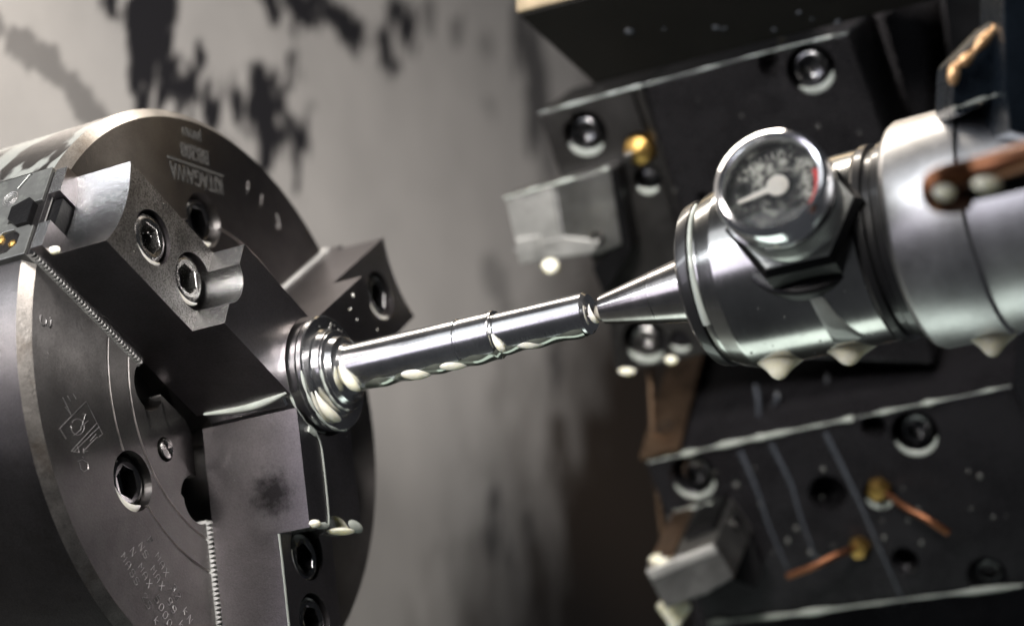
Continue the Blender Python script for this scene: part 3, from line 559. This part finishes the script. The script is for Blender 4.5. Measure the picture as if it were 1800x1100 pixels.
# cutting tool of the lower block
tv = at_d(1184, 900, 9.5) - at_d(1138, 998, 9.05)
t2 = tag(obj('turning_tool', prism([at_d(*q, 9.05) for q in ((1132, 1002), (1189, 978), (1256, 953), (1292, 1016), (1240, 1046), (1169, 1072))], tv, bev=.018), M['tool']), 'grey angular tool holder with drooping coolant at the left end of the lower tool block', 'cutting tool')
bpy.context.view_layer.update()
sh = lambda q, t: at_d(*q, 9.05) + tv * t
up_ = (tv.cross(at_d(1256, 953, 9.05) - at_d(1189, 978, 9.05))).normalized(); up_ *= -1 if up_.dot(CF) > 0 else 1
child('insert', prism([sh((1196, 975), .22) + up_ * .004, sh((1250, 955), .22) + up_ * .004, sh((1250, 955), .9) + up_ * .004, sh((1196, 975), .9) + up_ * .004], up_ * .03, bev=.006), M['black'], t2)
child('clamp_screw', bolt_parts(frame(sh((1268, 975), .55) + Vector((.012, 0, 0)), Vector((0, 1, 0)), Vector((0, 0, 1)), Vector((1, 0, 0))), 0, 0, 0, .035, .02, .03), M['boltl'], t2)
child('front_bevel', prism([at_d(*q, 9.04) for q in ((1136, 1003), (1189, 982), (1254, 957), (1262, 972), (1196, 998), (1146, 1020))], CF * .02, bev=.006), M['tooll'], t2)
up2 = (tv.cross(at_d(1189, 978, 9.05) - at_d(1132, 1002, 9.05))).normalized(); up2 *= -1 if up2.dot(CF) > 0 else 1
child('warm_reflection_strip', prism([sh((1140, 999), .05) + up2 * .003, sh((1184, 980), .05) + up2 * .003, sh((1184, 980), .95) + up2 * .003, sh((1140, 999), .95) + up2 * .003], up2 * .012, bev=.004), M['warm'], t2)  # painted warm reflection on the left facet
child('support_bar', prism([at_d(*q) for q in ((1278, 885, 9.35), (1300, 900, 9.35), (1345, 1000, 9.35), (1330, 1035, 9.35), (1288, 1020, 9.35))], CF * .2, bev=.01), M['black'], t2)
# nozzle bracket hanging in front at the upper right corner
nb = tag(empty('bracket', at_d(1740, 100, 6.3)), 'glossy dark blue bracket with orange reflections in the upper right corner', 'bracket'); bpy.context.view_layer.update()
child('upright', prism([at_d(*q) for q in ((1762, -40, 6.0), (1850, -40, 6.0), (1850, 250, 6.0), (1775, 232, 6.0), (1764, 150, 6.0))], CF * .3, bev=.012), M['navy'], nb)
child('arm', prism([at_d(*q) for q in ((1676, 105, 6.15), (1752, 28, 6.15), (1768, 60, 6.15), (1768, 160, 6.15), (1686, 205, 6.15), (1672, 188, 6.15))], CF * .25, bev=.015), M['navy'], nb)
child('orange_glint', tube(smooth_path([at_d(*q) for q in ((1675, 150, 6.12), (1680, 118, 6.12), (1700, 104, 6.11), (1726, 76, 6.11), (1750, 48, 6.11))]), [.008 + .011 * abs(math.sin(i * .42)) for i in range(25)], 12), M['glow'], nb)  # orange reflection on the bracket, painted as a raised strip
child('lower_plate', prism([at_d(*q) for q in ((1688, 205, 6.35), (1850, 130, 6.35), (1850, 300, 6.35), (1690, 288, 6.35))], CF * .2, bev=.01), M['black'], nb)
wet_edge('coolant_film', [at_d(1675, 192, 6.1), at_d(1712, 180, 6.1), at_d(1758, 165, 6.1)], .012, 'pale wet lower edge of the dark blue bracket')
# foreground copper pipe
cp = tag(obj('copper_pipe', tube(smooth_path([at_d(*q) for q in ((1900, 245, 5.1), (1800, 276, 5.3), (1720, 300, 5.4), (1668, 312, 5.4), (1644, 326, 5.4), (1652, 350, 5.42), (1690, 350, 5.5))]), .035, 20), M['copperd']), 'blurred bent copper pipe crossing in front of the tailstock', 'pipe')
obj_b = tag(obj('pipe_dark_strip', prism([at_d(*q) for q in ((1660, 330, 5.45), (1860, 285, 5.4), (1860, 320, 5.4), (1760, 345, 5.45), (1668, 362, 5.5))], CF * .06, bev=.01), M['black']), 'dark strip under the blurred copper pipe', 'clip')  # black strip along the underside of the pipe

# ------------------------------------------------------------------ coolant: films, streams, drops
DN = Vector((0, 0, -1))
def drop(px_, py_, d, wx, h, label, tip=.9, mat='milk', group='milky coolant drops'):
    c = at_d(px_, py_, d); s = d / FOC
    if tip < .5: return tag(obj('coolant_drop', blob(c, CR * wx * s, CF * wx * s * .8, Vector((0, 0, 1)) * h * s, tip=tip), M[mat], None, 80), label, 'coolant drop', group)
    H = h * s * 2.6; W = wx * s * 1.2; fm = frame(c + Vector((0, 0, h * s * .45)), CR, CR.cross(Vector((0, 0, 1))) * -1, Vector((0, 0, 1)))
    bm = bmesh.new(); prof = [(.30, 0), (.26, .5), (.14, .85), (0, 1), (-.10, .97), (-.20, .86), (-.32, .73), (-.44, .60), (-.56, .48), (-.68, .39), (-.80, .31), (-.90, .23), (-.97, .12), (-1, 0)]
    lathe([(-z * H, r * W) for z, r in prof] if 0 else [(z * H, r * W) for z, r in prof], 28, fm @ Matrix.Diagonal((1, .7, 1, 1)), cap=False, bm=bm)
    return tag(obj('coolant_drop', bm, M[mat], None, 80), label, 'coolant drop', group)
drop(1368, 632, 6.72, 42, 18, 'pointed milky drop under the front end of the gauge housing')
drop(1490, 607, 6.65, 48, 18, 'widest milky drop under the housing below the gauge', .75)
drop(1742, 592, 6.45, 40, 18, 'milky drop hanging under the quill at the right edge')
drop(968, 467, 8.95, 16, 14, 'pale drop below the end of the grey tool shank', .2)
drop(1180, 632, 9.0, 12, 8, 'small pale drop under the middle tool block, nearer the housing', .2)
drop(1102, 652, 9.0, 16, 7, 'small pale drop at the lower left corner of the middle tool block', .2)
drop(1185, 1072, 9.2, 26, 18, 'yellowish drop under the lowest faceted tool holder', .5)
drop(1165, 985, 9.1, 26, 14, 'pale puddle on the left tip of the faceted tool holder', .1)
drop(1450, 908, 9.45, 26, 12, 'pale pool in the hole under the middle of the lower tool block', .1)
drop(1535, 756, 9.5, 19, 9, 'pale pool in the small hole by the top bolt of the lower block', .1)
drop(1735, 324, 5.28, 26, 16, 'blurred white drop on the copper pipe, farther right', .1)
drop(1660, 338, 5.36, 20, 16, 'blurred white drop at the bend of the copper pipe', .1)
drop(1376, 72, 9.0, 8, 8, 'tiny bright bead on the top edge of the middle tool block', 0)
drop(1670, 944, 9.3, 12, 9, 'pale bead on the end of the right copper pipe', .1)
# beads lying along the underside of the workpiece
def under_bead(x0, x1, r, sag, lift, label, tw=.0):
    c = Vector(((x0 + x1) / 2, 0, 0)); a = R(268); nrm = Vector((0, math.cos(a), math.sin(a))); tang = Vector((0, -math.sin(a), math.cos(a)))
    ax = Vector(((x1 - x0) / 2, 0, 0)) + nrm * 0 + tang * tw
    return tag(obj('coolant_drop', blob(c + nrm * (r - .004), ax, tang * sag * 1.7, -nrm * sag, lump=.05, tip=.1), M['milk'], None, 80), label, 'coolant drop', 'milky coolant drops')
under_bead(.73, .835, .080, .017, 0, 'milky bead under the long shaft, nearer the chuck', .012)
under_bead(.87, .975, .080, .014, 0, 'milky bead under the long shaft just left of its fine groove', .010)
under_bead(1.16, 1.27, .069, .012, 0, 'milky bead under the narrower shaft end', .008)
def arc_bead(x, r, a0, a1, w, label, dx=0, kind='drop'):
    P = []; n = 14; rr = []
    for i in range(n + 1):
        t = i / n; a = R(a0 + (a1 - a0) * t); P.append(Vector((x + dx * t, r * math.cos(a), r * math.sin(a)))); rr.append(max(.002, w * math.sin(math.pi * min(1, t ** 1.0 * .93 + .04)) ** .7 * (.35 + .65 * t)))
    return tag(obj('coolant_drop', tube(P, rr, 10), M['milk'], None, 80), label, 'coolant drop', 'milky coolant drops')
arc_bead(1.10, .073, 205, 262, .018, 'milky bead in the shoulder where the shaft steps down', .02)
arc_bead(.535, .088, 195, 268, .026, 'milky bead in the corner between collar and long shaft', .03)
arc_bead(.463, .163, 225, 285, .026, 'milky bead on the front face of the big collar', .0)
arc_bead(1.432, .034, 160, 300, .013, 'milky bead between the shaft end and the live centre', .01)
def ring_film(x, r, a0, a1, w, label):
    P = [Vector((x, r * math.cos(R(a)), r * math.sin(R(a)))) for a in np.linspace(a0, a1, 40)]
    return tag(obj('coolant_film', tube(P, [w * (.5 + .5 * abs(math.sin(i * .37))) for i in range(40)], 8), M['milkthin'], None, 80), label, 'coolant film', None, 'stuff')
ring_film(.45, .195, 200, 300, .006, 'thin pale line of coolant round the big collar rim')
ring_film(.385, .19, 195, 290, .006, 'thin pale line of coolant round the back of the big collar')
ring_film(.49, .135, 200, 290, .005, 'thin pale line of coolant round the small collar')
# wavy wet layer under the shaft
def wet_layer():
    bm = bmesh.new(); X = np.linspace(.54, 1.40, 130); rings = []
    for x in X:
        r = .0795 if x < 1.088 else .0685; w = .5 + .5 * math.sin(x * 52 + .6 * math.sin(x * 17)); hw = R(25 + 8 * w); row = []
        for j in range(13):
            u = -1 + 2 * j / 12; a = R(278) + u * hw; t = (.0006 + .0065 * w) * (1 - u * u) + .0003; row.append(bm.verts.new((x, (r + t) * math.cos(a), (r + t) * math.sin(a))))
        rings.append(row)
    for A, B in zip(rings, rings[1:]):
        for j in range(12): bm.faces.new((A[j], A[j + 1], B[j + 1], B[j]))
    return bm
tag(obj('coolant_film', wet_layer(), M['wetdark'], None, 80), 'wavy wet layer clinging to the underside of the shaft', 'coolant film', None, 'stuff')
# pools in the counterbores
def pool(f, x, y, z, rad, ang, span, wdt, label, mat='milk'):
    P = []; rr = []
    for i in range(17):
        t = i / 16; a = R(ang - span / 2 + span * t); P.append(f @ Vector((x + rad * math.cos(a), y + rad * math.sin(a), z))); rr.append(max(.0015, wdt * math.sin(math.pi * t) ** .6))
    return tag(obj('coolant_pool', tube(P, rr, 8, flat=f.to_3x3() @ Vector((0, 0, 1))), M[mat], None, 80), label, 'coolant pool', None)
W0 = frame(Vector((0, 0, 0)), Vector((0, 1, 0)), Vector((0, 0, 1)), Vector((1, 0, 0)))    # world-aligned: local x=Y, y=Z
def wpos(k, r): p = jf(k) @ Vector((r, 0, 0)); return p.y, p.z
y, z = wpos(.5, .64); pool(W0, y, z, -.012, .088, 262, 110, .018, 'milky crescent in the bolt recess low on the chuck face')
y, z = wpos(-.5, .64); pool(W0, y, z, -.012, .088, 275, 90, .014, 'milky crescent in the bolt recess high on the chuck face')
y, z = wpos(0, .805); pool(W0, y, z, XO - .004, .086, 262, 90, .010, 'milky crescent at the outer bolt of the nearest jaw')
y, z = wpos(0, .594); pool(W0, y, z, XO - .004, .086, 262, 90, .008, 'milky crescent at the inner bolt of the nearest jaw')
y, z = wpos(1, .594); pool(W0, y, z, XO - .004, .088, 255, 150, .010, 'milky crescent round the upper bolt of the bottom jaw')
y, z = wpos(2, .805); pool(W0, y, z, XO - .004, .088, 265, 120, .012, 'milky crescent at the bolt of the far jaw')
for (x, yy, r, o_) in ((1028, 235, .086, 'big bolt at the left end of the middle tool block'), (1137, 318, .052, 'small hole under the brass nozzle'), (1133, 600, .088, 'bolt low on the middle tool block'), (1425, 122, .088, 'bolt at the top of the middle tool block'), (1195, 600, .045, 'small hole low on the middle tool block')):
    pool(tframe(x, yy, .02 if x < 1250 else 0), 0, 0, -.008, r, 255 if x != 1425 else 280, 120, .016, 'pale coolant crescent in the ' + o_, 'milkthin')
for (x, yy, r, o_) in ((1218, 838, .094, 'left bolt of the lower tool block'), (1608, 762, .09, 'right bolt of the lower tool block'), (1545, 868, .06, 'brass nozzle hole of the lower tool block')):
    pool(lframe(x, yy), 0, 0, -.006, r, 265, 150, .013, 'pale coolant crescent round the ' + o_, 'milkthin')
# wet edges of the blocks
wet_edge('coolant_film', [pm(945, 200, .03), pm(1040, 174, .03), pm(1128, 150, .03)], .011, 'wet bright top edge at the left end of the middle tool block', 'milkthin')
wet_edge('coolant_film', [pm(1130, 150, .01), pm(1250, 118, .01), pm(1385, 82, .01), pm(1490, 58, .01)], .009, 'wet top edge along the middle tool block', 'milkthin')
wet_edge('coolant_film', [pm(888, 348, .16), pm(980, 322, .16), pm(1070, 296, .16)], .016, 'pale wet top edge of the grey tool shank')
wet_edge('coolant_film', [plw(1138, 812, .01), plw(1198, 799, .01)], .014, 'bright wet corner of the lower tool block', 'milkthin')
wet_edge('coolant_film', [plw(1200, 798, .01), plw(1300, 776, .01), plw(1400, 755, .01), plw(1500, 735, .01)], .020, 'pale coolant lying along the left half of the lower block edge')
wet_edge('coolant_film', [plw(1505, 734, .01), plw(1600, 714, .01), plw(1690, 696, .01), plw(1776, 678, .01)], .018, 'pale coolant lying along the right half of the lower block edge')
wet_edge('coolant_film', [plw(1245, 1094, .01), plw(1400, 1078, .01), plw(1600, 1052, .01), plw(1800, 1028, .01)], .022, 'pale coolant along the bottom edge of the lower block', 'milkthin')
wet_edge('coolant_film', [at_d(1184, 898, 9.36), at_d(1230, 889, 9.36), at_d(1274, 880, 9.36)], .012, 'wet upper edge of the faceted tool holder')
for q in ([(1300, 792), (1330, 860), (1352, 925), (1385, 1000)], [(1355, 780), (1390, 850), (1405, 900), (1440, 1000)], [(1450, 760), (1500, 860), (1540, 950), (1590, 1060)]):
    P = smooth_path([plw(*a, .004) for a in q]); tag(obj('coolant_film', tube(P, [.012 * (1 - .7 * i / len(P)) for i in range(len(P))], 8, flat=tn), M['milkdark'], None, 80), {1300: 'leftmost', 1355: 'middle', 1450: 'rightmost'}[q[0][0]] + ' of three faint runs of coolant down the lower tool block face', 'coolant film', None, 'stuff')
for (a, b, lab) in (((1328, 676), (1332, 752), 'leftmost'), ((1366, 690), (1358, 716), 'middle'), ((1455, 655), (1440, 735), 'rightmost')):
    P = smooth_path([at_d(*a, 9.4), at_d((a[0] + b[0]) / 2 + 4, (a[1] + b[1]) / 2, 9.4), at_d(*b, 9.45)]); tag(obj('coolant_stream', tube(P, [.012] * len(P), 8), M['milkdark'], None, 80), lab + ' of the three faint coolant streams between tailstock and lower block', 'coolant stream')
tag(obj('coolant_stream', tube(smooth_path([at_d(1143, 650, 9.6), at_d(1146, 720, 9.6), at_d(1150, 800, 9.6), at_d(1166, 950, 9.6)]), .013, 8), M['warm'], None, 80), 'thin brownish stream falling left of the lower tool block', 'coolant stream')
# streaks on the jaws
f1 = jf(1)
P = [f1 @ Vector(q) for q in ((.19, -.11, XI + .004), (.21, -.06, XI + .004), (.26, -.04, XI + .003), (.4, -.04, XI + .003), (.50, -.048, XI + .003), (.512, -.08, XI + .004), (.515, -.13, XI + .005))]
P = smooth_path(P); tag(obj('coolant_film', tube(P, [.012 if i < 6 else .006 if i < len(P) - 9 else .011 for i in range(len(P))], 8, flat=Vector((1, 0, 0))), M['milkthin'], None, 80), 'pale thread of coolant running down the inner step of the bottom jaw', 'coolant film', None, 'stuff')
tag(obj('coolant_drop', blob(f1 @ Vector((.508, -.135, XI)), (.020, 0, 0), f1.to_3x3() @ Vector((0, .030, 0)), f1.to_3x3() @ Vector((.014, 0, 0))), M['milk'], None, 80), 'milky drop on the step corner of the bottom jaw', 'coolant drop')
tag(obj('coolant_drop', blob(f1 @ Vector((.522, .06, XI - .02)), (.03, 0, 0), f1.to_3x3() @ Vector((0, .075, 0)), f1.to_3x3() @ Vector((.012, 0, 0))), M['milk'], None, 80), 'long milky drop under the step of the bottom jaw', 'coolant drop')
tag(obj('coolant_drop', blob(f1 @ Vector((.505, .125, XI - .005)), (.012, 0, 0), f1.to_3x3() @ Vector((.01, .05, 0)), f1.to_3x3() @ Vector((.020, -.006, 0))), M['milkthin'], None, 80), 'grey milky drop at the far corner of the bottom jaw step', 'coolant drop')
P = smooth_path([f1 @ Vector(q) for q in ((.522, -.163, XO + .003), (.62, -.161, XO + .003), (.8, -.162, XO + .003), (.99, -.162, XO + .003))]); tag(obj('coolant_film', tube(P, .007, 8, flat=Vector((1, 0, 0))), M['milkthin'], None, 80), 'pale wet edge down the outer part of the bottom jaw', 'coolant film', None, 'stuff')
f0 = jf(0)
P = smooth_path([f0 @ Vector(q) for q in ((.135, HW - .002, XI - .01), (.118, HW + .002, .3), (.11, HW + .002, .2), (.125, HW + .002, .05))]); tag(obj('coolant_film', tube(P, [.004 + .012 * math.sin(math.pi * i / (len(P) - 1)) for i in range(len(P))], 8), M['milkthin'], None, 80), 'pale coolant lying under the inner edge of the nearest jaw', 'coolant film', None, 'stuff')
tag(obj('coolant_drop', blob(f0 @ Vector((1.0, HW - .012, .07)), (.026, 0, 0), f0.to_3x3() @ Vector((.014, 0, 0)), f0.to_3x3() @ Vector((0, .012, 0))), M['milk'], None, 80), 'milky drop at the outer bottom corner of the nearest jaw', 'coolant drop')
# run on the housing below the gauge
def run_on_housing(x0, x1, r, a0, a1, w0, w1, label):
    P = []; rr = []
    for i in range(20):
        t = i / 19; a = R(a0 + (a1 - a0) * t); P.append(Vector((x0 + (x1 - x0) * t, r * math.cos(a), r * math.sin(a)))); rr.append(w0 + (w1 - w0) * t ** 2)
    bm = bmesh.new(); rings = []
    for p, q in zip(P, rr):
        n = Vector((0, p.y, p.z)).normalized(); rings.append([bm.verts.new(p + Vector((q * math.cos(b), 0, 0)) + n * .006 * math.sin(b)) for b in np.linspace(0, math.pi, 9)])
    for A, B in zip(rings, rings[1:]):
        for j in range(8): bm.faces.new((A[j], A[j + 1], B[j + 1], B[j]))
    return tag(obj('coolant_film', bm, M['milkthin'], None, 80), label, 'coolant film', None, 'stuff')
run_on_housing(2.24, 2.28, .293, 222, 268, .020, .05, 'pale run of coolant from the gauge base down the housing')
run_on_housing(1.885, 1.885, .262, 140, 235, .006, .012, 'milky band on the rounded front of the housing')

# fine droplets spattered on the blocks, jaws and gauge housing
def droplets(name, pick, n, r0, r1, mat, label, seg=8):
    bm = bmesh.new()
    for _ in range(n):
        p, nn = pick(); r = r0 + (r1 - r0) * random.random() ** 3; a = nn.orthogonal().normalized(); b = nn.cross(a)
        blob(p, a * r * (.8 + .4 * random.random()), b * r, nn * r * .5, bm, seg=seg, rings=6)
    return tag(obj(name, bm, mat, None, 80), label, 'coolant droplets', None, 'stuff')
M['bead'] = plain('clear_coolant_bead', (.09, .09, .085), .05, coat=1)
random.seed(11)
droplets('coolant_droplets', lambda: (pm(random.uniform(960, 1560), random.uniform(150, 560), .02 if 0 else .003), tn), 40, .005, .015, M['bead'], 'scattered droplets on the face of the middle tool block')
droplets('coolant_droplets', lambda: (plw(random.uniform(1170, 1780), random.uniform(820, 1010), .003), tn), 34, .005, .014, M['bead'], 'scattered droplets on the face of the lower tool block')
droplets('coolant_droplets', lambda: (pu(random.uniform(1000, 1500), random.uniform(20, 60)), un), 9, .008, .02, M['milkdark'], 'scattered droplets on the black underside of the upper tool block')
def on_cyl(x0, x1, r, a0, a1):
    def f():
        a = R(random.uniform(a0, a1)); n = Vector((0, math.cos(a), math.sin(a))); return n * r + Vector((random.uniform(x0, x1), 0, 0)), n
    return f
droplets('coolant_droplets', on_cyl(1.97, 2.4, .2925, 215, 290), 24, .0015, .004, M['bead'], 'fine droplets on the underside of the gauge housing')
def on_jaw(k, r0, r1, t0, t1, x):
    fr = jf(k); return lambda: (fr @ Vector((random.uniform(r0, r1), random.uniform(t0, t1), x)), Vector((1, 0, 0)))
droplets('coolant_droplets', on_jaw(2, .22, .5, -.05, .15, XI), 7, .004, .009, M['milk'], 'few pale droplets on the inner step of the far jaw')
droplets('coolant_droplets', on_jaw(0, .62, .97, -.15, .15, XO), 22, .0015, .004, M['bead'], 'fine droplets on the face of the nearest jaw')
droplets('coolant_droplets', lambda: (Vector((.455, 0, 0)) + (lambda a, r: Vector((0, r * math.cos(a), r * math.sin(a))))(R(random.uniform(20, 130)), random.uniform(.155, .188)), Vector((1, 0, 0))), 12, .003, .008, M['bead'], 'droplets on the upper front face of the big collar')
